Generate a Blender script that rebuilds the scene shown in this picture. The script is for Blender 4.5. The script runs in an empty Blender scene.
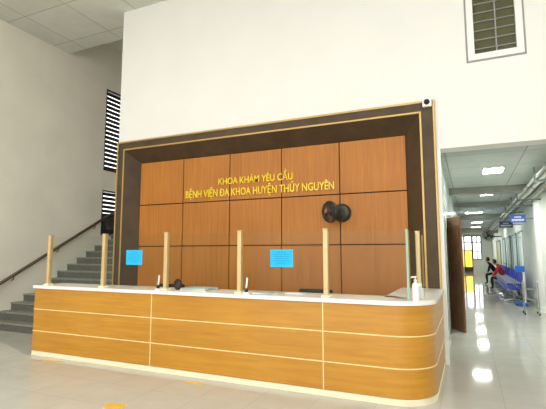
import bpy, bmesh, math, random
from mathutils import Vector, Matrix
random.seed(7)
S = bpy.context.scene
COL = S.collection
PI = math.pi

# ------------------------------------------------------------------ colours and materials
def lin(c):
    c /= 255.0
    return c / 12.92 if c <= 0.04045 else ((c + 0.055) / 1.055) ** 2.4
def rgb(r, g, b): return (lin(r), lin(g), lin(b), 1)

def new_mat(name):
    m = bpy.data.materials.new(name); m.use_nodes = True
    nt = m.node_tree
    return m, nt, nt.nodes['Principled BSDF']

def mat(name, col, rough=0.5, metal=0.0, var=0.06, scale=6.0, bump=0.0, spec=0.5):
    m, nt, b = new_mat(name)
    b.inputs['Roughness'].default_value = rough
    b.inputs['Metallic'].default_value = metal
    b.inputs['Specular IOR Level'].default_value = spec
    tc = nt.nodes.new('ShaderNodeTexCoord')
    n = nt.nodes.new('ShaderNodeTexNoise'); n.inputs['Scale'].default_value = scale; n.inputs['Detail'].default_value = 4
    nt.links.new(tc.outputs['Object'], n.inputs['Vector'])
    r = nt.nodes.new('ShaderNodeValToRGB')
    r.color_ramp.elements[0].position = 0.3; r.color_ramp.elements[1].position = 0.7
    r.color_ramp.elements[0].color = tuple(c * (1 - var) for c in col[:3]) + (1,)
    r.color_ramp.elements[1].color = tuple(min(1, c * (1 + var)) for c in col[:3]) + (1,)
    nt.links.new(n.outputs['Fac'], r.inputs['Fac'])
    nt.links.new(r.outputs['Color'], b.inputs['Base Color'])
    if bump:
        bp = nt.nodes.new('ShaderNodeBump'); bp.inputs['Strength'].default_value = bump; bp.inputs['Distance'].default_value = 0.01
        nt.links.new(n.outputs['Fac'], bp.inputs['Height']); nt.links.new(bp.outputs['Normal'], b.inputs['Normal'])
    return m

def wood(name, c1, c2, stretch, rough=0.3, coat=0.0, big=0.35):
    """grain: fine streaks stretched along one axis over a slow tonal drift"""
    m, nt, b = new_mat(name)
    b.inputs['Roughness'].default_value = rough
    b.inputs['Coat Weight'].default_value = coat; b.inputs['Coat Roughness'].default_value = 0.12
    tc = nt.nodes.new('ShaderNodeTexCoord')
    mp = nt.nodes.new('ShaderNodeMapping'); mp.inputs['Scale'].default_value = stretch
    nt.links.new(tc.outputs['Object'], mp.inputs['Vector'])
    n = nt.nodes.new('ShaderNodeTexNoise'); n.inputs['Scale'].default_value = 1; n.inputs['Detail'].default_value = 6; n.inputs['Distortion'].default_value = 0.6
    nt.links.new(mp.outputs['Vector'], n.inputs['Vector'])
    n2 = nt.nodes.new('ShaderNodeTexNoise'); n2.inputs['Scale'].default_value = 1.3; n2.inputs['Detail'].default_value = 2
    nt.links.new(tc.outputs['Object'], n2.inputs['Vector'])
    mx = nt.nodes.new('ShaderNodeMix'); mx.inputs['Factor'].default_value = big
    nt.links.new(n.outputs['Fac'], mx.inputs['A']); nt.links.new(n2.outputs['Fac'], mx.inputs['B'])
    r = nt.nodes.new('ShaderNodeValToRGB')
    r.color_ramp.elements[0].position = 0.33; r.color_ramp.elements[1].position = 0.67
    r.color_ramp.elements[0].color = c1; r.color_ramp.elements[1].color = c2
    nt.links.new(mx.outputs['Result'], r.inputs['Fac'])
    nt.links.new(r.outputs['Color'], b.inputs['Base Color'])
    return m

def emis(name, col, strength):
    m, nt, b = new_mat(name)
    b.inputs['Base Color'].default_value = col
    b.inputs['Emission Color'].default_value = col; b.inputs['Emission Strength'].default_value = strength
    return m

def glass(name, tint, ior=1.45, rough=0.02):
    m, nt, b = new_mat(name)
    nt.nodes.remove(b)
    out = nt.nodes['Material Output']
    t = nt.nodes.new('ShaderNodeBsdfTransparent'); t.inputs['Color'].default_value = tint
    g = nt.nodes.new('ShaderNodeBsdfGlossy'); g.inputs['Roughness'].default_value = rough
    f = nt.nodes.new('ShaderNodeFresnel'); f.inputs['IOR'].default_value = ior
    mx = nt.nodes.new('ShaderNodeMixShader')
    ge = nt.nodes.new('ShaderNodeNewGeometry'); iv = nt.nodes.new('ShaderNodeMath'); iv.operation = 'SUBTRACT'; iv.inputs[0].default_value = 1
    nt.links.new(ge.outputs['Backfacing'], iv.inputs[1])
    mu = nt.nodes.new('ShaderNodeMath'); mu.operation = 'MULTIPLY'
    nt.links.new(f.outputs['Fac'], mu.inputs[0]); nt.links.new(iv.outputs['Value'], mu.inputs[1])
    nt.links.new(mu.outputs['Value'], mx.inputs['Fac']); nt.links.new(t.outputs['BSDF'], mx.inputs[1]); nt.links.new(g.outputs['BSDF'], mx.inputs[2])
    nt.links.new(mx.outputs['Shader'], out.inputs['Surface'])
    return m

def tiles(name, c1, c2, joint, size, off, rough, jw=0.006):
    m, nt, b = new_mat(name)
    tc = nt.nodes.new('ShaderNodeTexCoord')
    mp = nt.nodes.new('ShaderNodeMapping'); mp.inputs['Location'].default_value = off
    nt.links.new(tc.outputs['Object'], mp.inputs['Vector'])
    br = nt.nodes.new('ShaderNodeTexBrick'); br.offset = 0; br.squash = 1
    br.inputs['Scale'].default_value = 1; br.inputs['Brick Width'].default_value = size; br.inputs['Row Height'].default_value = size
    br.inputs['Mortar Size'].default_value = jw; br.inputs['Mortar Smooth'].default_value = 0.2
    br.inputs['Color1'].default_value = c1; br.inputs['Color2'].default_value = c2; br.inputs['Mortar'].default_value = joint
    nt.links.new(mp.outputs['Vector'], br.inputs['Vector'])
    n = nt.nodes.new('ShaderNodeTexNoise'); n.inputs['Scale'].default_value = 3.5; n.inputs['Detail'].default_value = 6
    nt.links.new(tc.outputs['Object'], n.inputs['Vector'])
    mr = nt.nodes.new('ShaderNodeMapRange'); mr.inputs['To Min'].default_value = 0.9; mr.inputs['To Max'].default_value = 1.1
    nt.links.new(n.outputs['Fac'], mr.inputs['Value'])
    mx = nt.nodes.new('ShaderNodeMix'); mx.data_type = 'RGBA'; mx.blend_type = 'MULTIPLY'; mx.inputs['Factor'].default_value = 1
    nt.links.new(br.outputs['Color'], mx.inputs['A']); nt.links.new(mr.outputs['Result'], mx.inputs['B'])
    nt.links.new(mx.outputs['Result'], b.inputs['Base Color'])
    b.inputs['Roughness'].default_value = rough; b.inputs['Specular IOR Level'].default_value = 0.3
    return m

M = {}
M['floor'] = tiles('floor_tile', rgb(197, 196, 186), rgb(194, 192, 182), rgb(184, 182, 172), 0.6, (-0.26, 0.1, 0), 0.06)
M['white_wall'] = mat('white_plaster', rgb(238, 237, 233), 0.85, var=0.015, scale=1.5)
M['grey_wall'] = mat('beige_plaster', rgb(241, 236, 221), 0.9, var=0.05, scale=1.1)
M['tile_wall'] = mat('pale_green_tile', rgb(216, 230, 220), 0.15, var=0.03)
M['corridor_wall'] = mat('pale_corridor_paint', rgb(238, 242, 236), 0.6, var=0.03)
M['ceiling'] = tiles('hall_ceiling_board', rgb(222, 224, 214), rgb(216, 218, 208), rgb(176, 178, 168), 1.2, (0.2, 0.1, 0), 0.85, 0.012)
M['ceiling_tile'] = tiles('grey_ceiling_tile', rgb(198, 204, 200), rgb(192, 198, 194), rgb(152, 158, 154), 1.2, (0.3, 0.5, 0), 0.8, 0.012)
M['panel'] = wood('teak_panel', rgb(166, 101, 26), rgb(192, 122, 40), (26, 26, 1.2), 0.5, 0.0)
M['counter'] = wood('golden_oak_laminate', rgb(182, 123, 22), rgb(204, 146, 38), (1.6, 1.6, 24), 0.4, 0.35)
M['dark'] = wood('dark_walnut', rgb(64, 48, 28), rgb(86, 66, 42), (3, 3, 3), 0.6)
M['gap'] = mat('dark_joint', rgb(40, 22, 12), 0.8)
M['gold'] = mat('gold_trim', rgb(190, 158, 96), 0.35, 0.5, 0.05)
M['letter'] = mat('polished_gold_letters', rgb(255, 222, 58), 0.2, 0.0, 0.03)
M['post'] = mat('champagne_metal', rgb(214, 186, 134), 0.35, 0.25, 0.04)
M['cream'] = mat('cream_strip', rgb(244, 222, 160), 0.5, var=0.03)
M['plinth'] = mat('cream_plinth', rgb(246, 236, 204), 0.5, var=0.03)
M['top'] = mat('white_stone_top', rgb(246, 243, 236), 0.25, var=0.02)
M['glass'] = glass('clear_screen_glass', (0.955, 0.98, 0.965, 1), 1.22)
M['glass_edge'] = mat('green_glass_edge', rgb(150, 190, 168), 0.15, var=0.05)
M['dark_glass'] = mat('dark_window_glass', rgb(50, 50, 50), 0.12, var=0.1)
M['olive_glass'] = mat('olive_window_glass', rgb(86, 86, 58), 0.2, var=0.12)
M['white_paint'] = mat('white_gloss_paint', rgb(242, 242, 238), 0.4, var=0.02)
M['grey_line'] = mat('grey_seal', rgb(150, 150, 146), 0.6)
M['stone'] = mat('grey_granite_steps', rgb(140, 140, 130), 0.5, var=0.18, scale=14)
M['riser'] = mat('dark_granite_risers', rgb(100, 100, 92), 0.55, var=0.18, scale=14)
M['rail'] = wood('dark_handrail', rgb(70, 52, 38), rgb(92, 70, 52), (20, 2, 20), 0.35)
M['steel'] = mat('brushed_steel', rgb(190, 192, 194), 0.3, 0.8, 0.05)
M['grey_metal'] = mat('grey_painted_metal', rgb(170, 172, 172), 0.45, 0.3)
M['black'] = mat('black_plastic', rgb(26, 26, 28), 0.4, var=0.1)
M['fan_black'] = mat('dark_fan_plastic', rgb(52, 52, 46), 0.4, var=0.1)
M['blade'] = mat('smoky_fan_blade', rgb(66, 58, 56), 0.3)
M['white_plastic'] = mat('white_plastic', rgb(246, 246, 246), 0.35, var=0.02)
M['clear_plastic'] = mat('grey_clear_plastic', rgb(206, 212, 214), 0.15, var=0.04)
M['cyan'] = mat('cyan_paper', rgb(30, 184, 238), 0.7, var=0.02)
M['cyan_ink'] = mat('dark_blue_ink', rgb(20, 140, 200), 0.7)
M['paper'] = mat('white_paper', rgb(238, 240, 240), 0.7, var=0.03)
M['grey_paper'] = mat('grey_print', rgb(178, 186, 190), 0.7, var=0.1)
M['brown_leather'] = mat('dark_brown_leather', rgb(58, 24, 18), 0.5, var=0.15)
M['yellow'] = mat('yellow_floor_mark', rgb(232, 186, 60), 0.4, var=0.1, scale=20)
M['door_wood'] = wood('dark_door_wood', rgb(92, 58, 32), rgb(118, 78, 46), (14, 14, 1), 0.35)
M['blue_seat'] = mat('blue_seat_steel', rgb(24, 52, 176), 0.6, 0.0, 0.08)
M['sign_blue'] = mat('blue_sign', rgb(58, 98, 190), 0.4, var=0.03)
M['sign_navy'] = mat('navy_sign', rgb(50, 72, 132), 0.4, var=0.03)
M['scale_blue'] = mat('blue_plastic', rgb(20, 110, 210), 0.4)
M['skin'] = mat('skin', rgb(206, 160, 130), 0.6)
M['hair'] = mat('black_hair', rgb(20, 18, 18), 0.5)
M['navy_cloth'] = mat('dark_navy_cloth', rgb(28, 30, 44), 0.9)
M['dark_cloth'] = mat('dark_trouser_cloth', rgb(34, 34, 40), 0.9)
M['red_cloth'] = mat('red_cloth', rgb(168, 30, 42), 0.9)
M['pale_door'] = mat('pale_blue_door', rgb(198, 220, 220), 0.4, var=0.04)
M['door_jamb'] = mat('grey_green_jamb', rgb(120, 140, 136), 0.5)
M['beige_door'] = mat('beige_door', rgb(212, 204, 160), 0.5)
M['yellow_glass'] = glass('yellow_window_film', (1.0, 0.82, 0.2, 1))
M['pane'] = glass('clear_window_pane', (0.95, 0.97, 1.0, 1))
M['brown_frame'] = mat('brown_window_frame', rgb(96, 84, 62), 0.5)
M['pipe_white'] = mat('white_pipe', rgb(214, 216, 206), 0.5)
M['pipe_grey'] = mat('grey_duct', rgb(150, 152, 142), 0.5)
M['lamp'] = emis('lit_lamp_panel', (1, 0.98, 0.95, 1), 60.0)
M['hall_fill'] = emis('hall_fill_panel', (1, 0.98, 0.95, 1), 13.0)  # glow of the added fill panels above the hall

# ------------------------------------------------------------------ mesh builder
class MB:
    def __init__(s): s.bm = bmesh.new()
    def _new(s, verts, faces):
        vs = [s.bm.verts.new(v) for v in verts]
        fs = []
        for f in faces:
            try: fs.append(s.bm.faces.new([vs[i] for i in f]))
            except ValueError: pass
        return vs, fs
    def box(s, x0, x1, y0, y1, z0, z1, bev=0.0, seg=2, rot=None):
        v = [(x, y, z) for z in (z0, z1) for y in (y0, y1) for x in (x0, x1)]
        if rot:
            c = Vector(((x0 + x1) / 2, (y0 + y1) / 2, (z0 + z1) / 2))
            v = [c + rot @ (Vector(p) - c) for p in v]
        vs, fs = s._new(v, [(0, 2, 3, 1), (4, 5, 7, 6), (0, 1, 5, 4), (2, 6, 7, 3), (0, 4, 6, 2), (1, 3, 7, 5)])
        if bev > 0:
            es = list({e for f in fs for e in f.edges})
            bmesh.ops.bevel(s.bm, geom=es, offset=bev, segments=seg, affect='EDGES', profile=0.5)
        return s
    def tube(s, pts, r, n=10, caps=True):
        pts = [Vector(p) for p in pts]
        rs = r if isinstance(r, (list, tuple)) else [r] * len(pts)
        rings = []; prev = None
        for i, p in enumerate(pts):
            a = pts[max(0, i - 1)]; b = pts[min(len(pts) - 1, i + 1)]
            t = (b - a).normalized()
            if prev is None:
                u = t.orthogonal().normalized()
            else:
                u = (prev - t * prev.dot(t)).normalized()
            prev = u; w = t.cross(u)
            rings.append([s.bm.verts.new(p + (u * math.cos(2 * PI * k / n) + w * math.sin(2 * PI * k / n)) * rs[i]) for k in range(n)])
        for a, b in zip(rings, rings[1:]):
            for k in range(n): s.bm.faces.new((a[k], a[(k + 1) % n], b[(k + 1) % n], b[k]))
        if caps:
            s.bm.faces.new(rings[0][::-1]); s.bm.faces.new(rings[-1])
        return s
    def ring(s, c, axis, R, r, n=28, m=6, sy=1.0):
        c = Vector(c); ax = Vector(axis).normalized(); u = ax.orthogonal().normalized(); w = ax.cross(u)
        rings = []
        for i in range(n):
            a = 2 * PI * i / n; d = u * math.cos(a) + w * math.sin(a)
            rings.append([s.bm.verts.new(c + d * (R + r * math.cos(2 * PI * k / m)) + ax * r * math.sin(2 * PI * k / m)) for k in range(m)])
        for i in range(n):
            a, b = rings[i], rings[(i + 1) % n]
            for k in range(m): s.bm.faces.new((a[k], b[k], b[(k + 1) % m], a[(k + 1) % m]))
        return s
    def lathe(s, prof, c=(0, 0, 0), n=24, axis=None):
        c = Vector(c); Q = Vector((0, 0, 1)).rotation_difference(Vector(axis)).to_matrix() if axis else Matrix.Identity(3)
        rings = []
        for r, z in prof:
            if r < 1e-6: rings.append([s.bm.verts.new(c + Q @ Vector((0, 0, z)))])
            else: rings.append([s.bm.verts.new(c + Q @ Vector((r * math.cos(2 * PI * k / n), r * math.sin(2 * PI * k / n), z))) for k in range(n)])
        for a, b in zip(rings, rings[1:]):
            for k in range(n):
                k2 = (k + 1) % n
                if len(a) == 1 and len(b) == 1: continue
                if len(a) == 1: s.bm.faces.new((a[0], b[k2], b[k]))
                elif len(b) == 1: s.bm.faces.new((a[k], a[k2], b[0]))
                else: s.bm.faces.new((a[k], a[k2], b[k2], b[k]))
        return s
    def prism(s, poly, d, h0, h1, bev=0.0):
        """extrude a polygon along axis d (0 x, 1 y, 2 z)"""
        def P(a, b, h): return [(h, a, b), (a, h, b), (a, b, h)][d]
        n = len(poly)
        v = [P(a, b, h0) for a, b in poly] + [P(a, b, h1) for a, b in poly]
        vs, fs = s._new(v, [tuple(range(n))[::-1], tuple(range(n, 2 * n))] + [(i, (i + 1) % n, n + (i + 1) % n, n + i) for i in range(n)])
        if bev: bmesh.ops.bevel(s.bm, geom=list({e for f in fs[:2] for e in f.edges}), offset=bev, segments=2, affect='EDGES', profile=0.5)
        return s
    def quadpoly(s, verts8):
        s._new(verts8, [(0, 1, 2, 3), (7, 6, 5, 4), (0, 4, 5, 1), (1, 5, 6, 2), (2, 6, 7, 3), (3, 7, 4, 0)]); return s
    def build(s, name, m, parent=None, smooth=False):
        bmesh.ops.recalc_face_normals(s.bm, faces=s.bm.faces)
        off = BASE.get(parent, Vector((0, 0, 0)))
        if off.length: bmesh.ops.translate(s.bm, verts=s.bm.verts, vec=-off)
        me = bpy.data.meshes.new(name); s.bm.to_mesh(me); s.bm.free()
        if smooth:
            for p in me.polygons: p.use_smooth = True
        for x in (m if isinstance(m, list) else [m]): me.materials.append(x)
        o = bpy.data.objects.new(name, me); COL.objects.link(o)
        if parent:
            o.parent = parent; BASE[o] = off
        return o
BASE = {}

def tag(o, label, cat, group=None, kind=None):
    o['label'] = label; o['category'] = cat
    if group: o['group'] = group
    if kind: o['kind'] = kind
    return o
def thing(name, loc, label, cat, group=None, kind=None):
    o = bpy.data.objects.new(name, None); o.empty_display_size = 0.1
    COL.objects.link(o); o.location = loc; BASE[o] = Vector(loc)
    return tag(o, label, cat, group, kind)
def struct(o, label=None, cat=None):
    o['kind'] = 'structure'
    if label: o['label'] = label
    if cat: o['category'] = cat
    return o
def copy_tree(o, loc=None, rz=None, parent=None):
    c = o.copy(); COL.objects.link(c)
    if parent: c.parent = parent
    if loc is not None: c.location = loc
    if rz is not None: c.rotation_euler = (0, 0, rz)
    for ch in list(o.children): copy_tree(ch, parent=c)
    return c

# ------------------------------------------------------------------ key measures (metres)
YC = 4.71            # counter front
XR = -0.37           # counter side / frame right edge
XL = -6.2            # counter left end
YW = 6.67            # plane of the tall white wall
HALLZ = 6.68
LW = -9.2            # left wall face
CL, CR = -0.40, 1.75 # corridor walls
CZ = 3.2             # corridor ceiling
HDR = 3.07
YEND = 40.0

# ------------------------------------------------------------------ setting
struct(MB().box(-9.4, 6.2, -9, YEND + 0.2, -0.1, 0).build('floor', M['floor']), 'glossy pale beige tiled floor of the hall and corridor', 'floor')
struct(MB().box(-9.4, 6.2, -9, 7.55, HALLZ, HALLZ + 0.1).build('ceiling', M['ceiling']), 'high white ceiling of the reception hall', 'ceiling')
struct(MB().box(CL - 0.2, CR + 0.2, YW + 0.3, YEND, CZ, CZ + 0.1).build('ceiling_corridor', M['ceiling_tile']), 'grey panelled ceiling over the corridor', 'ceiling')

LV = [(8.87, 10.3, 3.85, 6.2), (8.87, 10.3, 2.04, 3.29)]
w = MB()
w.box(LW - 0.2, LW, -9, 8.87, 0, HALLZ).box(LW - 0.2, LW, 10.3, 11.2, 0, HALLZ)
w.box(LW - 0.2, LW, 8.87, 10.3, 0, 2.04).box(LW - 0.2, LW, 8.87, 10.3, 3.29, 3.85).box(LW - 0.2, LW, 8.87, 10.3, 6.2, HALLZ)
w.box(LW - 0.2, LW, 7.45, 11.2, HALLZ, 7.5)
struct(w.build('wall_left', M['grey_wall']), 'tall beige plaster wall along the staircase', 'wall')
struct(MB().box(LW, -6.52, 11.0, 11.2, 0, 7.5).box(LW, -6.52, 7.45, 7.55, HALLZ + 0.1, 7.5).build('wall_stairwell', M['grey_wall']), 'beige wall closing the top of the stairwell', 'wall')

WX0, WX1, WZ0, WZ1 = 0.091, 0.857, 4.30, 5.75
w = MB()
w.box(-6.52, WX0, YW, YW + 0.3, 3.81, HALLZ).box(WX0, WX1, YW, YW + 0.3, HDR, WZ0).box(WX0, WX1, YW, YW + 0.3, WZ1, HALLZ)
w.box(WX1, 6.2, YW, YW + 0.3, HDR, HALLZ).box(CR, 6.2, YW, YW + 0.3, 0, HDR)
w.box(XR, WX0, YW, YW + 0.3, HDR, 3.81)
w.box(-6.52, CL, YW + 0.27, YW + 0.3, 0, 3.81)
w.box(-6.52, -6.36, YW + 0.3, 11.0, 0, 7.5)
struct(w.build('wall_back', M['white_wall']), 'tall white wall above the wooden panelling', 'wall')
struct(MB().box(6.0, 6.2, -9, YW, 0, HALLZ).build('wall_right', M['white_wall']), 'white side wall of the hall', 'wall')
struct(MB().box(CL - 0.2, CL, YW + 0.3, 9.86, 0, CZ).box(CL - 0.2, CL, 9.86, 10.9, 2.3, CZ).box(CL - 0.2, CL, 10.9, YEND, 0, CZ).box(CL - 0.28, CL - 0.2, 9.8, 11.0, 0, CZ)
       .build('wall_corridor_left', M['tile_wall']), 'pale green glossy corridor wall beside the panelling', 'wall')
struct(MB().box(CR, CR + 0.2, YW + 0.3, YEND, 0, CZ).build('wall_corridor_right', M['corridor_wall']), 'pale corridor wall behind the waiting benches', 'wall')
EX = (-0.38, 0.95)
w = MB()
w.box(CL, EX[0], YEND, YEND + 0.2, 0, CZ).box(EX[1], CR, YEND, YEND + 0.2, 0, CZ).box(EX[0], EX[1], YEND, YEND + 0.2, 3.0, CZ)
w.box(0.25, EX[1], YEND, YEND + 0.2, 0, 1.0)
struct(w.build('wall_corridor_end', M['corridor_wall']), 'end wall of the corridor around its bright windows', 'wall')
struct(MB().box(LW, LW + 0.015, -9, 5.87, 0, 0.12).build('baseboard_left', M['riser']), 'dark grey skirting along the beige wall', 'baseboard')

struct(MB().box(-9.4, -6.36, 7.45, 11.2, 7.5, 7.6).build('ceiling_stairwell', M['ceiling']), 'upper ceiling of the stairwell', 'ceiling')
struct(MB().box(XR + 0.001, XR + 0.05, YW - 0.01, YW + 0.09, 0, HDR).build('trim_2', M['white_paint']), 'white casing strip between panelling and corridor', 'trim')

# ceiling beams of the corridor
for y0, y1, z in ((11.9, 12.35, 3.04), (15.5, 15.9, 3.06), (20.6, 21.0, 3.0), (31.5, 32.2, 2.86)):
    struct(MB().box(CL, CR, y0, y1, z, CZ, 0.01).build('trim_1', M['pipe_grey']), 'grey beam crossing the corridor ceiling', 'beam')
struct(MB().lathe([(0.001, 0), (0.27, 0), (0.27, 0.12), (0.25, 0.14), (0.25, 3.2)], (1.9, 13.6, 0), 40).build('column', M['white_paint'], smooth=False),
       'round white column on the corridor wall', 'column')

# windows -----------------------------------------------------------------------------------
def frame(mb, ax, a0, a1, z0, z1, d0, d1, t):
    """rectangular frame; ax 'x' spans x (depth y) or 'y' spans y (depth x)"""
    def b(p0, p1, q0, q1):
        if ax == 'x': mb.box(p0, p1, d0, d1, q0, q1, 0.004)
        else: mb.box(d0, d1, p0, p1, q0, q1, 0.004)
    b(a0, a1, z0, z0 + t); b(a0, a1, z1 - t, z1); b(a0, a0 + t, z0 + t, z1 - t); b(a1 - t, a1, z0 + t, z1 - t)
    return mb

t = struct(thing('window_1', (0.47, YW, WZ0), 'white framed window with olive louvre glass high above the corridor', 'window'))
fm = MB(); frame(fm, 'x', WX0 + 0.025, WX1 - 0.025, WZ0 + 0.025, WZ1 - 0.025, YW - 0.02, YW + 0.12, 0.09); fm.build('window_frame', M['white_paint'], t)
fm = MB(); frame(fm, 'x', WX0, WX1, WZ0, WZ1, YW - 0.008, YW + 0.1, 0.025); fm.build('outer_seal', M['grey_line'], t)
MB().box(WX0 + 0.11, WX1 - 0.11, YW + 0.06, YW + 0.07, WZ0 + 0.11, WZ1 - 0.11).build('pane', M['olive_glass'], t)
sl = MB()
for k in range(10):
    z = WZ0 + 0.2 + k * 0.138
    if z < WZ1 - 0.12: sl.box(WX0 + 0.11, WX1 - 0.11, YW + 0.035, YW + 0.06, z, z + 0.012)
sl.build('slats', M['grey_line'], t)
MB().box(0.485, 0.503, YW + 0.03, YW + 0.06, WZ0 + 0.11, WZ1 - 0.11).build('mullion', M['grey_line'], t)

for i, (a0, a1, z0, z1) in enumerate(LV):
    t = struct(thing('window_%d' % (i + 2), (LW, (a0 + a1) / 2, z0), ['tall dark louvred window with bright gaps, upper one above the stairs',
                     'shorter dark louvred window where the handrail ends, lower one above the stairs'][i], 'window'))
    fm = MB(); frame(fm, 'y', a0, a1, z0, z1, LW - 0.15, LW + 0.01, 0.03); fm.build('window_frame', M['black'], t)
    pz = z0 + 0.03 if i == 0 else z0 + 0.62
    if i: MB().box(LW - 0.12, LW - 0.1, a0 + 0.03, a1 - 0.03, z0 + 0.03, pz).build('lower_panel', M['dark_glass'], t)
    sl = MB(); n = round((z1 - pz) / 0.128); pt = (z1 - 0.03 - pz) / n
    for k in range(n):
        z = pz + k * pt
        sl.box(LW - 0.09, LW - 0.075, a0 + 0.03, a1 - 0.03, z + 0.014, z + pt - 0.014)
    sl.build('slats', M['black'], t)

t = struct(thing('window_4', (0.6, YEND, 1.0), 'bright framed window at the far end of the corridor', 'window'))
fm = MB(); frame(fm, 'x', 0.25, EX[1], 1.0, 3.0, YEND - 0.05, YEND + 0.05, 0.07)
fm.box(0.57, 0.64, YEND - 0.05, YEND + 0.05, 1.0, 3.0).box(0.25, EX[1], YEND - 0.05, YEND + 0.05, 2.4, 2.48).box(0.25, EX[1], YEND - 0.05, YEND + 0.05, 1.66, 1.72)
fm.build('window_frame', M['brown_frame'], t)
MB().box(0.32, EX[1] - 0.07, YEND, YEND + 0.01, 1.07, 2.93).build('pane', M['pane'], t)
t = struct(thing('door_1', (-0.05, YEND, 0), 'glazed door with yellow lower panes at the corridor end', 'door'))
fm = MB(); frame(fm, 'x', EX[0], 0.25, 0.0, 3.0, YEND - 0.05, YEND + 0.05, 0.07)
fm.box(EX[0], 0.25, YEND - 0.05, YEND + 0.05, 2.4, 2.48).box(EX[0], 0.25, YEND - 0.05, YEND + 0.05, 1.72, 1.8).box(EX[0], 0.25, YEND - 0.05, YEND + 0.05, 0.05, 0.4)
fm.build('door_frame', M['brown_frame'], t)
MB().box(EX[0] + 0.07, 0.18, YEND, YEND + 0.01, 1.8, 2.93).build('pane', M['pane'], t)
MB().box(EX[0] + 0.07, 0.18, YEND, YEND + 0.01, 0.4, 1.72).build('yellow_pane', M['yellow_glass'], t)

# doors along the right wall of the corridor
for i, (y0, y1, m, lab) in enumerate(((17.6, 18.9, 'pale_door', 'pale blue corridor door beside the first bench'), (19.6, 21.4, 'pale_door', 'wide pale blue slatted corridor door'),
                                      (22.4, 24.2, 'pale_door', 'pale blue door behind the seated person in dark clothes'), (25.5, 27.3, 'pale_door', 'pale blue door further along the corridor'), (29.5, 33.0, 'beige_door', 'beige yellow door far down the corridor'))):
    t = struct(thing('door_%d' % (i + 3), (CR, (y0 + y1) / 2, 0), lab, 'door'))
    fm = MB(); frame(fm, 'y', y0, y1, -0.02, 2.35, CR - 0.05, CR + 0.0, 0.09); fm.build('door_frame', M['door_jamb'], t)
    lf = MB(); n = 4; ww = (y1 - y0 - 0.18) / n
    for k in range(n): lf.box(CR - 0.035, CR - 0.002, y0 + 0.09 + k * ww + 0.025, y0 + 0.09 + (k + 1) * ww - 0.025, 0.02, 2.26, 0.006)
    lf.build('door_leaf', M[m], t)
    MB().tube([(CR - 0.04, y0 + 0.16, 1.0), (CR - 0.09, y0 + 0.16, 1.0), (CR - 0.09, y0 + 0.28, 1.0)], 0.012).build('handle', M['black'], t)

# wooden door leaf standing open into the corridor
t = struct(thing('door_2', (CL, 9.86, 0), 'dark brown wooden door leaf standing open at the corridor', 'door'))
hx, hy = CL + 0.005, 9.84; fx, fy = -0.115, 9.38
d = Vector((fx - hx, fy - hy, 0)); L = d.length; ang = math.atan2(d.y, d.x); R = Matrix.Rotation(ang, 3, 'Z')
def rotp(mb):
    for v in mb.bm.verts: v.co = R @ v.co + Vector((hx, hy, 0))
    return mb
rotp(MB().box(0, L, -0.045, 0, 0.01, 2.28, 0.006)).build('door_leaf', M['door_wood'], t)
mb = MB()
for z0, z1 in ((0.2, 0.75), (0.9, 1.35), (1.5, 2.1)): frame(mb, 'x', 0.09, L - 0.09, z0, z1, -0.053, -0.043, 0.03)
rotp(mb).build('moulding', M['door_wood'], t)

# ------------------------------------------------------------------ staircase and handrail
RISE, RUN, YF, NS = 0.16, 0.282, 5.87, 14
st = struct(thing('staircase', (-7.9, YF, 0), 'grey granite staircase climbing along the beige wall', 'staircase'))
poly = [(YF, 0)]
for k in range(NS):
    poly += [(YF + k * RUN, (k + 1) * RISE - 0.03), (YF + (k + 1) * RUN, (k + 1) * RISE - 0.03)]
poly[-1] = (10.98, NS * RISE - 0.03); poly.append((10.98, 0))
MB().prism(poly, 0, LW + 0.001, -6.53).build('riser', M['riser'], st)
for k in range(NS):
    y1 = YF + (k + 1) * RUN if k < NS - 1 else 10.98
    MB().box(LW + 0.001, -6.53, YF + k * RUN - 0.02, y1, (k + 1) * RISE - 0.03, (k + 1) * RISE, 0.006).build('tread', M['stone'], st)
hr = thing('handrail', (LW, 7.4, 0.9), 'dark brown handrail rising along the beige stair wall', 'handrail')
RS = 0.568
def rz(y): return 0.93 + RS * (y - 6.15)
rl = MB(); hxr = LW + 0.075
rl.tube([(hxr, 5.0, rz(5.0)), (hxr, 9.1, rz(9.1)), (hxr, 9.3, rz(9.3) - 0.03), (hxr, 9.9, rz(9.3) - 0.02)], 0.034, 12); rl.build('rail', M['rail'], hr, True)
for y in (5.3, 6.4, 7.5, 8.6):
    MB().tube([(LW, y, rz(y) - 0.12), (LW + 0.07, y, rz(y) - 0.1), (hxr, y, rz(y) - 0.03)], 0.009, 8).build('bracket', M['black'], hr)

# ------------------------------------------------------------------ wooden panelling with its frame
FX0, FX1, FZ = -6.50, XR, 3.81          # outside of the frame
IX0, IX1, IZ = -6.32, -0.575, 3.64      # inner gold strip
BX0, BX1, BZ, BY = -6.09, -0.825, 3.39, 6.87
FY = 6.62
pn = thing('wall_panelling', (-3.44, YW, 0), 'teak wall panelling in a dark brown frame with gold strips behind the counter', 'wall panelling')
for n, q in (('frame_board', (FX0 + 0.03, IX0 - 0.015, 0, FZ - 0.03)), ('frame_board', (IX1 + 0.015, FX1 - 0.03, 0, FZ - 0.03))):
    MB().box(q[0], q[1], FY, YW + 0.2, q[2], q[3], 0.003).build(n, M['dark'], pn)
MB().box(IX0 - 0.015, IX1 + 0.015, FY, YW + 0.2, IZ + 0.015, FZ - 0.03, 0.003).build('frame_board', M['dark'], pn)
og = MB(); yy = FY - 0.012
og.box(FX0, FX0 + 0.03, yy, YW + 0.2, 0, FZ, 0.004).box(FX1 - 0.03, FX1, yy, YW + 0.2, 0, FZ, 0.004).box(FX0 + 0.03, FX1 - 0.03, yy, YW + 0.2, FZ - 0.03, FZ, 0.004)
og.build('gold_edging', M['gold'], pn)
ig = MB()
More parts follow.
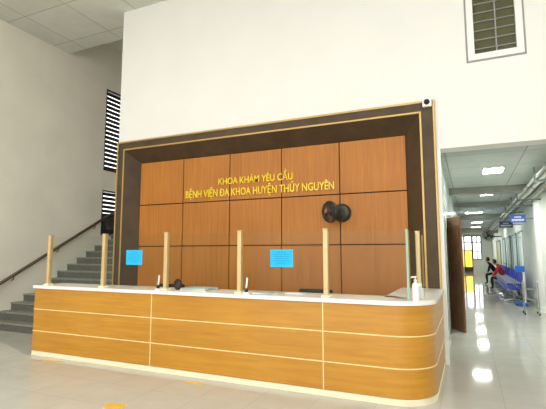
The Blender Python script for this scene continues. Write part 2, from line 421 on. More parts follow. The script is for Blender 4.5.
ig.box(IX0 - 0.015, IX0 + 0.015, yy, FY + 0.06, 0, IZ + 0.015, 0.004).box(IX1 - 0.015, IX1 + 0.015, yy, FY + 0.06, 0, IZ + 0.015, 0.004).box(IX0 + 0.015, IX1 - 0.015, yy, FY + 0.06, IZ - 0.015, IZ + 0.015, 0.004)
ig.build('gold_strip', M['gold'], pn)
# splayed reveals
a, b, c = IX0 + 0.015, IX1 - 0.015, IZ - 0.015
def splay(p):  # p: four corners (front, front, back, back) and thickness pushed to y+
    q = [Vector(x) for x in p]
    return MB().quadpoly([*q, *[x + Vector((0, 0.03, 0)) for x in q]])
splay([(a, FY, 0), (a, FY, c), (BX0, BY, BZ), (BX0, BY, 0)]).build('splayed_reveal', M['dark'], pn)
splay([(b, FY, 0), (b, FY, c), (BX1, BY, BZ), (BX1, BY, 0)]).build('splayed_reveal', M['dark'], pn)
splay([(a, FY, c), (b, FY, c), (BX1, BY, BZ), (BX0, BY, BZ)]).build('splayed_reveal', M['dark'], pn)
MB().box(BX0 - 0.02, BX1 + 0.02, BY + 0.02, BY + 0.06, 0, BZ + 0.02).build('backing', M['gap'], pn)
PX = [BX0, -5.02, -3.98, -2.94, -1.895, BX1]; PZ = [0.0, 0.845, 1.683, 2.512, BZ]
g = 0.009
for i in range(5):
    for j in range(4):
        MB().box(PX[i] + g, PX[i + 1] - g, BY, BY + 0.03, PZ[j] + g, PZ[j + 1] - g, 0.004).build('wood_panel', M['panel'], pn)

# lettering
def text_mesh(name, s, x0, x1, z, cap, lab):
    def raw(body):
        cu = bpy.data.curves.new(name, 'FONT'); cu.body = body; cu.extrude = 0.012; cu.offset = 0.006; cu.size = 1; cu.resolution_u = 3
        o = bpy.data.objects.new('lettering_source', cu); COL.objects.link(o)
        dg = bpy.context.evaluated_depsgraph_get(); dg.update()
        m_ = bpy.data.meshes.new_from_object(o.evaluated_get(dg))
        bpy.data.objects.remove(o); bpy.data.curves.remove(cu)
        return m_
    me = raw(s.replace('\u0110', 'D'))           # the barred letter: a plain D, its bar is added below
    bars = []
    for k, ch in enumerate(s):
        if ch == '\u0110':
            xs = [v.co.x for v in raw('D').vertices]; wd = max(xs) - min(xs)
            e = max(v.co.x for v in raw(s[:k] + 'D').vertices); bars.append((e - wd - 0.1, e - wd + 0.33))
    xs = [v.co.x for v in me.vertices]; lo, hi = min(xs), max(xs); sx = (x1 - x0) / (hi - lo); sz = cap / 0.72
    bm = bmesh.new(); bm.from_mesh(me)
    for a_, b_ in bars:
        q = [bm.verts.new(p) for p in ((a_, 0.31, -0.013), (b_, 0.31, -0.013), (b_, 0.42, -0.013), (a_, 0.42, -0.013), (a_, 0.31, 0.015), (b_, 0.31, 0.015), (b_, 0.42, 0.015), (a_, 0.42, 0.015))]
        for f in ((0, 3, 2, 1), (4, 5, 6, 7), (0, 1, 5, 4), (1, 2, 6, 5), (2, 3, 7, 6), (3, 0, 4, 7)): bm.faces.new([q[i] for i in f])
    for v in bm.verts: v.co = Vector(((v.co.x - lo) * sx, -v.co.z - 0.014, v.co.y * sz))
    bmesh.ops.recalc_face_normals(bm, faces=bm.faces); bm.to_mesh(me); bm.free()
    me.name = name; me.materials.clear(); me.materials.append(M['letter'])
    ob = bpy.data.objects.new(name, me); COL.objects.link(ob); ob.location = (x0, BY, z)
    return tag(ob, lab, 'sign', 'gold lettering on the panelling')
text_mesh('wall_lettering', 'KHOA KHÁM YÊU CẦU', -4.21, -2.72, 2.815, 0.125, 'shorter upper line of gold letters on the teak panelling')
text_mesh('wall_lettering', 'BỆNH VIỆN ĐA KHOA HUYỆN THỦY NGUYÊN', -4.94, -1.985, 2.60, 0.14, 'longer lower line of gold letters on the teak panelling')

# security camera on the frame corner
t = thing('security_camera', (-0.47, FY, 3.765), 'small white security camera with a black lens on the frame corner', 'security camera')
MB().box(-0.535, -0.405, FY - 0.07, FY - 0.001, 3.70, 3.83, 0.015).build('housing', M['white_plastic'], t)
MB().lathe([(0.042, 0), (0.04, 0.02), (0.026, 0.036), (0.0001, 0.042)], (-0.47, FY - 0.07, 3.765), 20, (0, -1, 0)).build('lens', M['black'], t, True)

# wall fan
fc = Vector((-1.985, 6.60, 2.20)); fd = Vector((-0.62, -0.78, -0.08)).normalized()
t = thing('wall_fan', (-1.86, BY, 2.2), 'black caged fan fixed to the teak panelling', 'fan')
MB().lathe([(0.0001, 0), (0.15, 0), (0.15, 0.03), (0.12, 0.07), (0.07, 0.09), (0.0001, 0.09)], (-1.86, BY, 2.2), 24, (0, -1, 0)).build('wall_plate', M['fan_black'], t)
MB().tube([(-1.86, BY - 0.02, 2.13), (-1.86, BY - 0.1, 2.12), fc - fd * 0.14 + Vector((0, 0, -0.05))], 0.022).build('arm', M['fan_black'], t, True)
MB().lathe([(0.0001, -0.17), (0.06, -0.165), (0.09, -0.12), (0.092, -0.06), (0.06, -0.02), (0.0001, -0.02)], fc, 20, fd).build('motor', M['fan_black'], t, True)
cg = MB()
for r, h in ((0.17, 0.02), (0.17, 0.0), (0.15, 0.055), (0.11, 0.07), (0.07, 0.075), (0.15, -0.05), (0.11, -0.062)): cg.ring(fc + fd * h, fd, r, 0.0045 if r < 0.165 else 0.007, 28, 5)
u = fd.orthogonal().normalized(); v = fd.cross(u)
for k in range(24):
    dd = u * math.cos(k * PI / 12) + v * math.sin(k * PI / 12)
    cg.tube([fc + dd * 0.05 + fd * 0.078, fc + dd * 0.13 + fd * 0.065, fc + dd * 0.17 + fd * 0.01, fc + dd * 0.13 - fd * 0.06, fc + dd * 0.06 - fd * 0.065], 0.0028, 4)
cg.build('cage', M['fan_black'], t)
MB().lathe([(0.0001, -0.02), (0.04, -0.02), (0.045, 0.02), (0.0001, 0.04)], fc, 16, fd).build('hub', M['fan_black'], t, True)
for k in range(3):
    a0 = k * 2 * PI / 3; B = MB(); rows = []
    for r in (0.04, 0.08, 0.12, 0.16):
        row = []
        for s in range(5):
            aa = a0 + (s / 4 - 0.5) * 1.25 * min(1, r / 0.1)
            dd = u * math.cos(aa) + v * math.sin(aa)
            row.append(fc + dd * r + fd * (0.025 * (s / 4 - 0.5)))
        rows.append(row)
    vs = [[B.bm.verts.new(p) for p in row] for row in rows]; v2 = [[B.bm.verts.new(p + fd * 0.003) for p in row] for row in rows]
    for i in range(3):
        for s in range(4):
            B.bm.faces.new((vs[i][s], vs[i][s + 1], vs[i + 1][s + 1], vs[i + 1][s])); B.bm.faces.new((v2[i][s], v2[i + 1][s], v2[i + 1][s + 1], v2[i][s + 1]))
    B.build('blade', M['blade'], t)

# ------------------------------------------------------------------ reception counter
RC = 0.42; DEPTH = 0.55; CH = 1.05
def outline(off, x_left=XL, y_back=FY - 0.014, n=14):
    """front edge path from the left end round the corner to the panelling frame, pushed out by off"""
    p = [(x_left, YC - off)]
    cx_, cy_ = XR - RC, YC + RC
    for k in range(n + 1):
        a = -PI / 2 + k * PI / 2 / n
        p.append((cx_ + (RC + off) * math.cos(a), cy_ + (RC + off) * math.sin(a)))
    p.append((XR + off, y_back)); return p
def band(mb, o_out, o_in, z0, z1, x_left=XL, seg=None):
    A = outline(o_out, x_left); Bq = outline(o_in, x_left)
    if seg: A = A[seg[0]:seg[1]]; Bq = Bq[seg[0]:seg[1]]
    vs = []
    for (ax, ay), (bx, by) in zip(A, Bq):
        vs.append([mb.bm.verts.new(q) for q in ((ax, ay, z0), (ax, ay, z1), (bx, by, z1), (bx, by, z0))])
    for p, q in zip(vs, vs[1:]):
        for k in range(4): mb.bm.faces.new((p[k], p[(k + 1) % 4], q[(k + 1) % 4], q[k]))
    mb.bm.faces.new(vs[0][::-1]); mb.bm.faces.new(vs[-1]); return mb
rc = thing('reception_counter', ((XL + XR) / 2, YC + 0.3, 0), 'long golden oak reception counter with cream strips, white top and rounded corner', 'reception counter')
band(MB(), -0.02, -DEPTH + 0.1, 0.0, 1.0).build('carcass', M['counter'], rc)
ZS = [0.065, 0.365, 0.69, 1.005]; XS = [XL, -3.915, -1.52]
for r in range(3):
    z0, z1 = ZS[r] + 0.005, ZS[r + 1] - 0.005
    for i in range(2):
        MB().box(XS[i] + 0.005, XS[i + 1] - 0.005, YC, YC + 0.021, z0, z1, 0.002).build('wood_panel', M['counter'], rc)
    band(MB(), 0.0, -0.021, z0, z1, XS[2] + 0.005).build('wood_panel', M['counter'], rc, False)
for z in ZS[1:3]:
    band(MB(), 0.002, -0.02, z - 0.006, z + 0.006).build('cream_strip', M['cream'], rc)
for x in XS[1:]:
    MB().box(x - 0.006, x + 0.006, YC - 0.002, YC + 0.02, ZS[0], ZS[3]).build('cream_strip', M['cream'], rc)
band(MB(), -0.004, -0.05, 0.0, ZS[0]).build('plinth', M['plinth'], rc)
band(MB(), 0.02, -DEPTH, 1.005, 1.05, XL - 0.02).build('countertop', M['top'], rc)
MB().box(XL, XL + 0.02, YC + 0.021, YC + DEPTH - 0.1, 0, 1.0).build('end_panel', M['counter'], rc)
TOP = 1.05

# ------------------------------------------------------------------ glass screen on the counter
sc_ = thing('counter_screen', (-3.3, 4.79, TOP), 'clear glass screen between champagne metal posts on the counter top', 'counter screen')
PXs = [-6.02, -4.88, -3.755, -2.62, -1.5]; PY = 4.80; PT = 1.82
def post(x, y):
    p = MB().box(x - 0.027, x + 0.027, y - 0.03, y + 0.03, TOP, PT, 0.005).build('post', M['post'], sc_)
    MB().box(x - 0.05, x + 0.05, y - 0.05, y + 0.05, TOP, TOP + 0.025, 0.006).build('foot', M['plinth'], p)
    MB().box(x - 0.032, x + 0.032, y - 0.035, y + 0.035, PT, PT + 0.012, 0.004).build('cap', M['post'], p)
for x in PXs: post(x, PY)
post(-0.6, 5.85)
GZ0, GZ1 = TOP + 0.03, 1.80
def pane(x0, x1, y0, y1):
    g = MB().box(x0, x1, y0, y1, GZ0, GZ1).build('glass_pane', M['glass'], sc_)
    return g
for a_, b_ in zip(PXs, PXs[1:]): pane(a_ + 0.03, b_ - 0.03, PY - 0.005, PY + 0.005)
pane(PXs[-1] + 0.03, -0.615, PY - 0.005, PY + 0.005)
pane(-0.605, -0.595, PY + 0.01, 5.815)
pane(-0.605, -0.595, 5.885, FY - 0.03)
MB().box(-0.613, -0.590, PY - 0.012, PY + 0.012, TOP + 0.003, GZ1 + 0.005, 0.004).build('glass_edge', M['glass_edge'], sc_)

# cyan notices stuck on the glass
for x0, x1, lab in ((-4.46, -4.17, 'cyan paper notice on the glass, the one over the dark frame'), (-2.20, -1.905, 'cyan paper notice on the glass, the one over the teak panels')):
    t = thing('paper_notice', ((x0 + x1) / 2, PY - 0.006, 1.38), lab, 'notice', 'cyan notices on the glass screen')
    MB().box(x0, x1, PY - 0.0085, PY - 0.0055, 1.383, 1.592).build('sheet', M['cyan'], t)
    pr = MB()
    for k in range(6):
        ww = (x1 - x0) * random.uniform(0.3, 0.42) if k not in (0, 5) else (x1 - x0) * 0.2
        xm = (x0 + x1) / 2; z = 1.56 - k * 0.026
        pr.box(xm - ww, xm + ww, PY - 0.0095, PY - 0.0083, z - 0.003, z + 0.003)
    pr.build('print', M['cyan_ink'], t)

# ------------------------------------------------------------------ things on the counter
def pen_stand(x, y, lab):
    t = thing('pen_stand', (x, y, TOP), lab, 'pen stand', 'pen stands on the counter')
    MB().lathe([(0.0001, 0), (0.045, 0), (0.045, 0.012), (0.03, 0.022), (0.0001, 0.026)], (x, y, TOP), 20).build('base', M['white_plastic'], t, True)
    MB().lathe([(0.0001, 0.02), (0.02, 0.024), (0.024, 0.045), (0.016, 0.07), (0.0001, 0.07)], (x, y, TOP), 16).build('socket', M['black'], t, True)
    MB().tube([(x, y, TOP + 0.06), (x + 0.004, y, TOP + 0.1), (x + 0.014, y, TOP + 0.2)], [0.008, 0.012, 0.011], 10).build('pen', M['white_plastic'], t, True)
    return t
pen_stand(-3.86, 4.77, 'white pen stand beside the third screen post')
pen_stand(-2.515, 4.77, 'white pen stand beside the fourth screen post')

def bottle(x, y, h, r, m, lab, pump):
    t = thing('pump_bottle' if pump else 'plastic_bottle', (x, y, TOP), lab, 'bottle', 'bottles at the rounded counter corner')
    MB().lathe([(0.0001, 0), (r * 0.95, 0), (r, 0.008), (r, h * 0.62), (r * 0.8, h * 0.7), (r * 0.36, h * 0.75), (r * 0.36, h * 0.8), (0.0001, h * 0.8)], (x, y, TOP), 20).build('body', m, t, True)
    if pump:
        MB().lathe([(0.0001, h * 0.78), (r * 0.45, h * 0.78), (r * 0.45, h * 0.86), (r * 0.15, h * 0.87), (r * 0.15, h * 0.95), (0.0001, h * 0.95)], (x, y, TOP), 16).build('collar', M['white_plastic'], t, True)
        MB().tube([(x + 0.012, y, TOP + h * 0.97), (x - 0.03, y - 0.01, TOP + h * 0.97), (x - 0.045, y - 0.014, TOP + h * 0.93)], [0.011, 0.008, 0.006], 8).build('nozzle', M['white_plastic'], t, True)
    else:
        MB().lathe([(0.0001, h * 0.79), (r * 0.45, h * 0.79), (r * 0.45, h), (0.0001, h)], (x, y, TOP), 16).build('cap', M['white_plastic'], t, True)
bottle(-0.535, 4.845, 0.255, 0.036, M['white_plastic'], 'white pump bottle on the rounded counter corner', True)
bottle(-0.505, 5.04, 0.17, 0.038, M['clear_plastic'], 'greyish clear bottle behind the white pump bottle', False)

t = thing('leather_pouch', (-3.66, 4.93, TOP), 'dark brown rounded pouch standing behind the third screen post', 'pouch')
pb = MB(); bmesh.ops.create_uvsphere(pb.bm, u_segments=20, v_segments=12, radius=1)
for v_ in pb.bm.verts:
    z = v_.co.z; v_.co = Vector((-3.655 + v_.co.x * 0.062, 4.93 + v_.co.y * 0.04, TOP + 0.072 + max(-0.072, z * 0.078)))
pb.build('body', M['brown_leather'], t, True)
MB().tube([(-3.70, 4.905, TOP + 0.11), (-3.655, 4.885, TOP + 0.095), (-3.61, 4.905, TOP + 0.11)], 0.006, 6).build('flap_seam', M['black'], t)

def papers(x, y, w_, d_, n, lab, name='paper_stack'):
    t = thing(name, (x, y, TOP), lab, 'papers', 'papers on the counter')
    for k in range(n):
        a = random.uniform(-0.12, 0.12); R_ = Matrix.Rotation(a, 3, 'Z')
        z = TOP + k * 0.009; dx, dy = random.uniform(-0.015, 0.015), random.uniform(-0.01, 0.01)
        MB().box(x + dx - w_ / 2, x + dx + w_ / 2, y + dy - d_ / 2, y + dy + d_ / 2, z, z + 0.0085, 0, rot=R_).build('sheet_bundle', M['paper'] if k % 2 == 0 else M['grey_paper'], t)
papers(-3.36, 5.02, 0.42, 0.28, 4, 'thick stack of papers beside the dark brown pouch')
papers(-2.33, 5.0, 0.30, 0.24, 2, 'thin pale sheets beside the fourth screen post')
papers(-1.99, 5.08, 0.22, 0.16, 1, 'single small sheet between two screen posts under the cyan notice')

# office chairs behind the counter
def office_chair():
    t = thing('office_chair', (0, 0, 0), '', 'chair', 'chairs behind the counter')
    MB().box(-0.25, 0.25, -0.24, 0.24, 0.44, 0.52, 0.03, 3).build('seat', M['black'], t)
    MB().box(-0.25, 0.25, 0.2, 0.26, 0.56, 1.04, 0.025, 3).build('backrest', M['black'], t)
    MB().box(-0.04, 0.04, 0.22, 0.29, 0.42, 0.7, 0.01).build('back_support', M['black'], t)
    MB().tube([(0, 0, 0.1), (0, 0, 0.44)], 0.03).build('gas_column', M['steel'], t)
    for k in range(5):
        a = k * 2 * PI / 5; c_, s_ = math.cos(a), math.sin(a)
        l = MB().tube([(0, 0, 0.12), (0.3 * c_, 0.3 * s_, 0.075)], [0.028, 0.018]).build('base_leg', M['black'], t)
        MB().lathe([(0.0001, -0.02), (0.03, -0.02), (0.03, 0.02), (0.0001, 0.02)], (0.3 * c_, 0.3 * s_, 0.03), 14, (-s_, c_, 0)).build('caster', M['black'], l)
    for sx in (-1, 1):
        MB().tube([(sx * 0.24, -0.02, 0.46), (sx * 0.29, -0.02, 0.5), (sx * 0.29, -0.06, 0.68), (sx * 0.29, 0.14, 0.69), (sx * 0.27, 0.22, 0.66)], 0.016, 8).build('armrest', M['black'], t)
    return t
oc = office_chair(); oc.location = (-4.55, 5.75, 0); oc['label'] = 'black chair back just showing over the counter under the first cyan notice'
c2 = copy_tree(oc, (-2.02, 5.72, 0)); c2['label'] = 'black chair back just showing over the counter under the second cyan notice'

# yellow on the floor: a tape mark near the viewer, two thin marks by the counter
for x, y, w_, d_, a, lab in ((-3.36, 3.53, 0.2, 0.13, 0.35, 'yellow tape mark on the floor, nearest to the viewer'), (-3.09, 4.53, 0.26, 0.06, 0.0, 'faint yellow mark on the floor along the counter plinth'),
                        (-5.55, 4.56, 0.32, 0.06, 0.05, 'pale yellow mark on the floor by the counter end near the stairs')):
    tag(MB().box(x - w_ / 2, x + w_ / 2, y - d_ / 2, y + d_ / 2, 0.0, 0.002, rot=Matrix.Rotation(a, 3, 'Z')).build('floor_mark', M['yellow']), lab, 'floor tape', 'yellow tape marks on the floor')

# ------------------------------------------------------------------ corridor
# ceiling lamps
LAMPS = [(0.5, 9.45, 0.34, 0.55), (0.52, 13.15, 0.3, 0.5), (0.24, 19.2, 0.6, 0.3), (0.45, 25.4, 0.5, 0.3), (0.45, 30.0, 0.5, 0.3), (0.45, 36.0, 0.5, 0.3)]
LL = ['lit ceiling lamp nearest the hall in the corridor', 'second lit ceiling lamp along the corridor', 'wide lit ceiling lamp third along the corridor',
      'fourth lit ceiling lamp along the corridor', 'fifth lit ceiling lamp along the corridor', 'sixth lit ceiling lamp, deepest in the corridor']
for (x, y, wx, wy), lab in zip(LAMPS, LL):
    t = thing('ceiling_lamp', (x, y, CZ), lab, 'ceiling lamp', 'ceiling lamps of the corridor')
    fm = MB(); z0, z1 = CZ - 0.04, CZ - 0.001
    fm.box(x - wx / 2 - 0.02, x + wx / 2 + 0.02, y - wy / 2 - 0.02, y - wy / 2, z0, z1).box(x - wx / 2 - 0.02, x + wx / 2 + 0.02, y + wy / 2, y + wy / 2 + 0.02, z0, z1)
    fm.box(x - wx / 2 - 0.02, x - wx / 2, y - wy / 2, y + wy / 2, z0, z1).box(x + wx / 2, x + wx / 2 + 0.02, y - wy / 2, y + wy / 2, z0, z1)
    fm.build('frame', M['white_paint'], t)
    MB().box(x - wx / 2, x + wx / 2, y - wy / 2, y + wy / 2, CZ - 0.03, CZ - 0.002).build('diffuser', M['lamp'], t)

# pipes and a cable tray along the ceiling edge
PIPES = [(1.28, 3.06, 0.03, 'pipe_white', 'thin white pipe along the ceiling edge, furthest from the wall'), (1.40, 3.04, 0.045, 'pipe_white', 'thicker white pipe hung along the corridor ceiling edge'),
         (1.50, 2.99, 0.03, 'pipe_grey', 'thin grey pipe lowest under the corridor ceiling'), (1.62, 3.05, 0.055, 'pipe_white', 'white pipe along the ceiling, closest to the wall')]
for x, z, r, m, lab in PIPES:
    t = thing('ceiling_pipe', (x, 20, z), lab, 'pipe', 'pipes along the corridor ceiling')
    MB().tube([(x, YW + 0.299, z), (x, YEND, z)], r, 14).build('tube', M[m], t, True)
    for y in (8.5, 11.2, 14.0, 17.5): MB().lathe([(r, -0.04), (r + 0.012, -0.04), (r + 0.012, 0.04), (r, 0.04)], (x, y, z), 14, (0, 1, 0)).build('coupling', M['pipe_grey'], t)
for i, y in enumerate((9.6, 13.0, 14.6, 16.9)):
    tag(MB().prism([(1.2, 2.92), (CR + 0.005, 2.92), (CR + 0.005, 2.955), (1.235, 2.955), (1.235, CZ + 0.005), (1.2, CZ + 0.005)], 1, y - 0.02, y + 0.02).build('pipe_bracket', M['door_jamb']),
        'dark bracket holding the ceiling pipes, ' + ('first', 'second', 'third', 'fourth')[i] + ' from the hall', 'bracket', 'brackets under the corridor pipes')

# door signs projecting from the wall
def sign(x0, x1, z0, z1, y, m, lab):
    t = thing('door_sign', (x1, y, z0), lab, 'sign', 'blue door signs in the corridor')
    b_ = MB().box(x0, x1, y - 0.015, y + 0.015, z0, z1, 0.004).build('board', m, t)
    h = z1 - z0; n = 9; wl = (x1 - x0) * 0.8 / n
    for r_, (f0, f1, k0, k1) in enumerate(((0.6, 0.78, 2, 7), (0.2, 0.46, 0, 9))):
        pr = MB()
        for k in range(k0, k1):
            xx = x0 + (x1 - x0) * 0.1 + k * wl
            pr.box(xx + wl * 0.1, xx + wl * 0.85, y - 0.018, y - 0.014, z0 + h * f0, z0 + h * f1)
        pr.build('print', M['white_paint'], t)
    MB().box(x1, CR - 0.001, y - 0.012, y + 0.012, (z0 + z1) / 2 - 0.02, (z0 + z1) / 2 + 0.02).build('arm', M['grey_metal'], t)
sign(1.15, 1.56, 2.44, 2.68, 14.6, M['sign_blue'], 'bright blue sign with white print beside the column, larger one')
sign(1.02, 1.44, 2.44, 2.66, 17.3, M['sign_navy'], 'smaller navy sign just beyond the bright blue one')

# small plates on the column
def plate(z0, z1, w_, m, name, lab, cat):
    a = math.atan2(-13.35, -1.9); cx2, cy2 = 1.9 + 0.25 * math.cos(a), 13.6 + 0.25 * math.sin(a)
    R_ = Matrix.Rotation(a + PI / 2, 3, 'Z')
    t = thing(name, (cx2, cy2, z0), lab, cat)
    MB().box(cx2 - w_ / 2, cx2 + w_ / 2, cy2 - 0.015, cy2 + 0.012, z0, z1, 0.004, rot=R_).build('plate', m, t)
    o = Vector((math.cos(a), math.sin(a), 0)) * 0.017
    MB().box(cx2 + o.x - w_ / 4, cx2 + o.x + w_ / 4, cy2 + o.y - 0.004, cy2 + o.y + 0.004, z0 + (z1 - z0) * 0.3, z0 + (z1 - z0) * 0.7, 0.001, rot=R_).build('button', M['white_plastic'], t)
plate(1.50, 1.70, 0.1, M['grey_metal'], 'switch_plate', 'grey switch plate at eye height on the white column', 'switch')
plate(0.98, 1.07, 0.1, M['red_cloth'], 'wall_socket', 'small reddish socket plate low on the white column', 'socket')

# waiting benches
def bench():
    t = thing('waiting_bench', (0, 0, 0), '', 'bench', 'blue waiting benches along the corridor')
    n = 4; p = 0.56
    for k in range(n):
        y0 = -n * p / 2 + k * p
        prof = [(-0.27, 0.415), (-0.25, 0.43), (-0.05, 0.42), (0.17, 0.40), (0.17, 0.385), (-0.05, 0.405), (-0.25, 0.412)]
        MB().prism(prof, 1, y0 + 0.02, y0 + p - 0.02).build('seat', M['blue_seat'], t)
        pb_ = [(0.18, 0.43), (0.2, 0.43), (0.27, 0.65), (0.32, 0.91), (0.30, 0.92), (0.25, 0.65)]
        MB().prism(pb_, 1, y0 + 0.02, y0 + p - 0.02).build('backrest', M['blue_seat'], t)
    MB().box(-0.04, 0.04, -n * p / 2, n * p / 2, 0.33, 0.38, 0.006).build('beam', M['steel'], t)
    for y in (-n * p / 2 + 0.35, n * p / 2 - 0.35):
        MB().tube([(0, y, 0.34), (-0.02, y, 0.1), (-0.29, y, 0.03)], 0.022, 8).tube([(0, y, 0.34), (0.02, y, 0.1), (0.27, y, 0.03)], 0.022, 8).tube([(-0.3, y, 0.015), (0.28, y, 0.015)], 0.015, 8).build('leg', M['steel'], t)
    for k in range(n + 1):
        y = -n * p / 2 + k * p
        MB().tube([(0.16, y, 0.4), (0.2, y, 0.61), (-0.2, y, 0.63), (-0.24, y, 0.6), (-0.2, y, 0.42), (0, y, 0.37)], 0.013, 8).build('armrest', M['steel'], t)
    return t
BXc = 1.24
b0 = bench(); b0.location = (BXc, 16.7, 0); b0['label'] = 'blue waiting bench nearest the white column'
for y, lab in ((19.15, 'blue waiting bench second from the white column'), (21.6, 'blue waiting bench third from the white column, with the person in red'),
               (24.05, 'blue waiting bench fourth from the white column, with the person in dark clothes'), (26.5, 'blue waiting bench farthest down the corridor')):
    q = copy_tree(b0, (BXc, y, 0)); q['label'] = lab

# seated people, one skinned surface each
def person(loc, lean, shirt, lab, head_down=0.0):
    """sits facing -x on a seat 0.42 m high; origin on the floor under the hips"""
    t = thing('person', loc, lab, 'person')
    V, E_, Rr, G = [], [], [], []
    def add(p, r, g, par=None):
        V.append(Vector(p)); Rr.append(r); G.append(g)
        if par is not None: E_.append((par, len(V) - 1))
        return len(V) - 1
    L_ = lean
    pel = add((0, 0, 0.53), (0.15, 0.13), 'p')
    ab = add((-0.10 * L_, 0, 0.70), (0.14, 0.12), 's', pel)
    ch = add((-0.30 * L_, 0, 0.90), (0.17, 0.13), 's', ab)
    nk0 = add((-0.42 * L_, 0, 1.02), (0.10, 0.08), 's', ch)
    nk = add((-0.48 * L_, 0, 1.09), (0.05, 0.05), 'k', nk0)
    hx_, hz_ = -0.52 * L_ - head_down * 0.1, 1.21 - head_down * 0.06
    jw = add((hx_ - 0.015, 0, hz_ - 0.055), (0.065, 0.072), 'k', nk)
    hd = add((hx_, 0, hz_ + 0.02), (0.078, 0.092), 'k', jw)
    tp = add((hx_ + 0.005, 0, hz_ + 0.085), (0.055, 0.06), 'k', hd)
    ns = add((hx_ - 0.098, 0, hz_ - 0.01), (0.012, 0.018), 'k', hd)
    for s in (-1, 1):
        add((hx_ + 0.01, s * 0.088, hz_), (0.014, 0.03), 'k', hd)
        hip = add((-0.06, s * 0.09, 0.51), (0.10, 0.10), 'p', pel)
        kn = add((-0.46, s * 0.11, 0.50), (0.068, 0.068), 'p', hip)
        cf = add((-0.46, s * 0.11, 0.33), (0.06, 0.06), 'p', kn)
        an = add((-0.44, s * 0.11, 0.09), (0.04, 0.04), 'p', cf)
        add((-0.56, s * 0.12, 0.045), (0.042, 0.035), 'f', an)
        sh = add((-0.36 * L_, s * 0.19, 0.97), (0.065, 0.065), 's', ch)
        el = add((-0.20 - 0.2 * L_, s * 0.25, 0.72), (0.046, 0.046), 's', sh)
        wr = add((-0.38, s * 0.13, 0.62), (0.03, 0.028), 's', el)
        pm = add((-0.45, s * 0.10, 0.60), (0.036, 0.02), 'k', wr)
        for f_ in range(4):
            yo = s * (0.10 + (f_ - 1.5) * 0.019); ln = (0.07, 0.08, 0.075, 0.06)[f_]
            k1 = add((-0.47 - ln * 0.5, yo, 0.60), (0.009, 0.009), 'k', pm)
            add((-0.47 - ln, yo, 0.575), (0.008, 0.008), 'k', k1)
        th = add((-0.45, s * 0.055, 0.605), (0.011, 0.011), 'k', pm)
        add((-0.49, s * 0.045, 0.59), (0.009, 0.009), 'k', th)
    me = bpy.data.meshes.new('body_source'); me.from_pydata(V, E_, [])
    o = bpy.data.objects.new('body_source', me); COL.objects.link(o)
    sk = o.modifiers.new('skin', 'SKIN'); sk.use_smooth_shade = True
    sd = o.modifiers.new('sub', 'SUBSURF'); sd.levels = 1; sd.render_levels = 1
    if not me.skin_vertices: me.attributes.new
    for i, r in enumerate(Rr): me.skin_vertices[0].data[i].radius = r
    me.skin_vertices[0].data[0].use_root = True
    dg = bpy.context.evaluated_depsgraph_get(); dg.update()
    m2 = bpy.data.meshes.new_from_object(o.evaluated_get(dg)); m2.name = 'body'
    bpy.data.objects.remove(o)
    m2.materials.clear()
    for k in ('skin', shirt, 'dark_cloth', 'black'): m2.materials.append(M[k])
    mi = {'k': 0, 's': 1, 'p': 2, 'f': 3}
    for p in m2.polygons:
        c_ = p.center; best = min(range(len(V)), key=lambda i: (V[i] - c_).length - 0.5 * Rr[i][0])
        p.material_index = mi[G[best]]; p.use_smooth = True
    b_ = bpy.data.objects.new('body', m2); COL.objects.link(b_); b_.parent = t
    hm = MB(); bmesh.ops.create_uvsphere(hm.bm, u_segments=18, v_segments=12, radius=1)
    bmesh.ops.delete(hm.bm, geom=[v_ for v_ in hm.bm.verts if v_.co.z < -0.75 or (v_.co.x < -0.35 and v_.co.z < 0.45)], context='VERTS')
    for v_ in hm.bm.verts: v_.co = Vector((hx_ + 0.014 + v_.co.x * 0.105, v_.co.y * 0.097, hz_ + 0.03 + v_.co.z * 0.115))
    BASE_t = BASE[t]; BASE[t] = Vector((0, 0, 0)); hm.build('hair', M['hair'], t, True)
    ey = MB()
    for s in (-1, 1): ey.lathe([(0.0001, 0.006), (0.011, 0.0), (0.0001, -0.006)], (hx_ - 0.083, s * 0.033, hz_ + 0.015), 10, (-1, 0, 0))
    ey.build('eyes', M['black'], t)
    MB().tube([(hx_ - 0.085, -0.022, hz_ - 0.055), (hx_ - 0.092, 0, hz_ - 0.055), (hx_ - 0.085, 0.022, hz_ - 0.055)], 0.005, 6).build('mouth', M['red_cloth'], t)
    BASE[t] = BASE_t
    return t
person((1.2, 24.33, 0), 0.75, 'navy_cloth', 'seated person in dark clothes leaning forward on the blue bench')
person((1.3, 21.05, 0), 0.5, 'red_cloth', 'seated person in a red top bending forward on the blue bench', 1.0)

# hospital scale with measuring pole, and a walking frame
t = thing('height_scale', (1.40, 15.2, 0), 'tall white measuring pole on a blue base beside the nearest bench', 'height scale')
sx, sy = 1.40, 15.05
MB().box(sx - 0.2, sx + 0.12, sy - 0.18, sy + 0.18, 0.02, 0.09, 0.02).build('platform', M['scale_blue'], t)
MB().tube([(sx + 0.06, sy, 0.07), (sx + 0.06, sy, 2.18)], 0.03, 12).build('pole', M['white_paint'], t)
MB().box(sx - 0.16, sx + 0.09, sy - 0.07, sy + 0.0, 0.98, 1.16, 0.015).build('display', M['scale_blue'], t)
MB().box(sx - 0.14, sx + 0.05, sy - 0.03, sy + 0.03, 2.0, 2.03, 0.004).build('measuring_arm', M['grey_metal'], t)
for dx in (-0.17, 0.09):
    MB().lathe([(0.0001, 0), (0.025, 0), (0.025, 0.025), (0.0001, 0.025)], (sx + dx, sy, 0), 12).build('foot', M['black'], t)

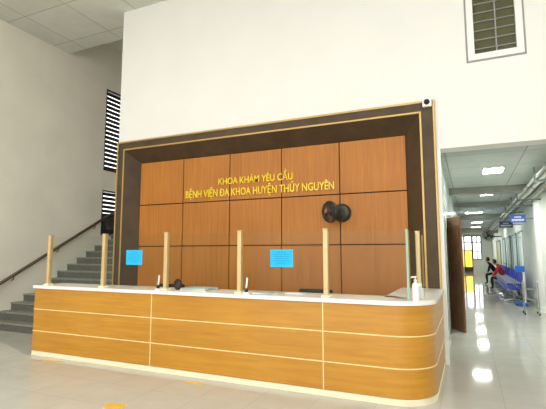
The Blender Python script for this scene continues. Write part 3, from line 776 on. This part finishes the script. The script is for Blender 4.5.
t = thing('walking_frame', (1.38, 12.98, 0), 'grey metal walking frame in front of the white column', 'walking frame')
wx, wy = 1.38, 12.98
for dx in (-0.16, 0.16):
    fr = MB().tube([(wx + dx, wy - 0.2, 0.02), (wx + dx * 0.95, wy - 0.14, 0.78), (wx + dx * 0.95, wy - 0.1, 0.82), (wx + dx * 0.95, wy + 0.1, 0.82), (wx + dx * 0.95, wy + 0.14, 0.78), (wx + dx, wy + 0.2, 0.02)], 0.013, 8)
    fr.tube([(wx + dx * 0.97, wy - 0.165, 0.4), (wx + dx * 0.97, wy + 0.165, 0.4)], 0.01, 8)
    s_ = fr.build('side_frame', M['grey_metal'], t, True)
    for dy in (-0.2, 0.2): MB().lathe([(0.0001, 0), (0.02, 0), (0.017, 0.05), (0.0001, 0.05)], (wx + dx, wy + dy, 0), 10).build('rubber_foot', M['black'], s_)
MB().tube([(wx - 0.155, wy + 0.15, 0.62), (wx + 0.155, wy + 0.15, 0.62)], 0.011, 8).tube([(wx - 0.155, wy + 0.17, 0.35), (wx + 0.155, wy + 0.17, 0.35)], 0.011, 8).build('crossbar', M['grey_metal'], t)

# fan on the far corridor wall
t = thing('corridor_fan', (CR, 27.9, 2.5), 'dark round fan high on the far corridor wall', 'fan')
c_ = Vector((1.05, 28.0, 2.55)); ax = Vector((-0.25, -1, -0.15)).normalized()
MB().tube([(CR - 0.001, 28.15, 2.5), (1.3, 28.15, 2.5), c_ - ax * 0.06], 0.03, 8).build('arm', M['fan_black'], t)
MB().lathe([(0.0001, -0.12), (0.09, -0.1), (0.09, -0.02), (0.0001, 0)], c_, 16, ax).build('motor', M['fan_black'], t, True)
cg = MB()
for r, h in ((0.32, 0), (0.24, 0.05), (0.16, 0.08), (0.08, 0.09), (0.24, -0.05)): cg.ring(c_ + ax * h, ax, r, 0.012, 24, 5)
u = ax.orthogonal().normalized(); v = ax.cross(u)
for k in range(18):
    dd = u * math.cos(k * PI / 9) + v * math.sin(k * PI / 9)
    cg.tube([c_ + dd * 0.06 + ax * 0.09, c_ + dd * 0.22 + ax * 0.06, c_ + dd * 0.32, c_ + dd * 0.08 - ax * 0.07], 0.006, 4)
cg.build('cage', M['fan_black'], t)
for k in range(3):
    B = MB(); a0 = k * 2 * PI / 3
    p = [c_ + (u * math.cos(a0 + s) + v * math.sin(a0 + s)) * r + ax * h for s, r, h in ((-0.1, 0.06, -0.01), (-0.5, 0.28, -0.02), (0.4, 0.28, 0.03), (0.3, 0.06, 0.01))]
    B.quadpoly([*p, *[q + ax * 0.006 for q in p]]); B.build('blade', M['blade'], t)

# ------------------------------------------------------------------ light
HL = [(-6.3, 1.5), (-1.5, 1.5), (2.5, 1.5), (-5.5, -3.5), (-1.5, -3.5), (2.5, -3.5)]  # fill panels added out of view to brighten the hall and beige wall
for i, (x, y) in enumerate(HL):
    t = thing('hall_fill', (x, y, HALLZ), 'added square light panel, unseen under the hall ceiling', 'ceiling lamp', 'added light panels under the hall ceiling')
    MB().box(x - 0.62, x + 0.62, y - 0.62, y + 0.62, HALLZ - 0.05, HALLZ - 0.001, 0.005).build('frame', M['white_paint'], t)
    MB().box(x - 0.58, x + 0.58, y - 0.58, y + 0.58, HALLZ - 0.056, HALLZ - 0.049).build('diffuser', M['hall_fill'], t)

W = bpy.data.worlds.new('sky'); S.world = W; W.use_nodes = True
bg = W.node_tree.nodes['Background']; bg.inputs['Color'].default_value = (1.0, 0.99, 0.975, 1); bg.inputs['Strength'].default_value = 1.95

# ------------------------------------------------------------------ camera
cam = bpy.data.cameras.new('camera'); co = bpy.data.objects.new('camera', cam); COL.objects.link(co)
cam.sensor_width = 36; cam.lens = 432 / 546 * 36
co.location = (0, 0, 1.55)
co.rotation_euler = (PI / 2 + math.atan(48.5 / 432), 0, math.radians(24.3))
cam.clip_end = 200
S.camera = co
S.view_settings.view_transform = 'Standard'; S.view_settings.look = 'None'
S.view_settings.exposure = 0.65; S.view_settings.gamma = 1; S.view_settings.use_curve_mapping = False
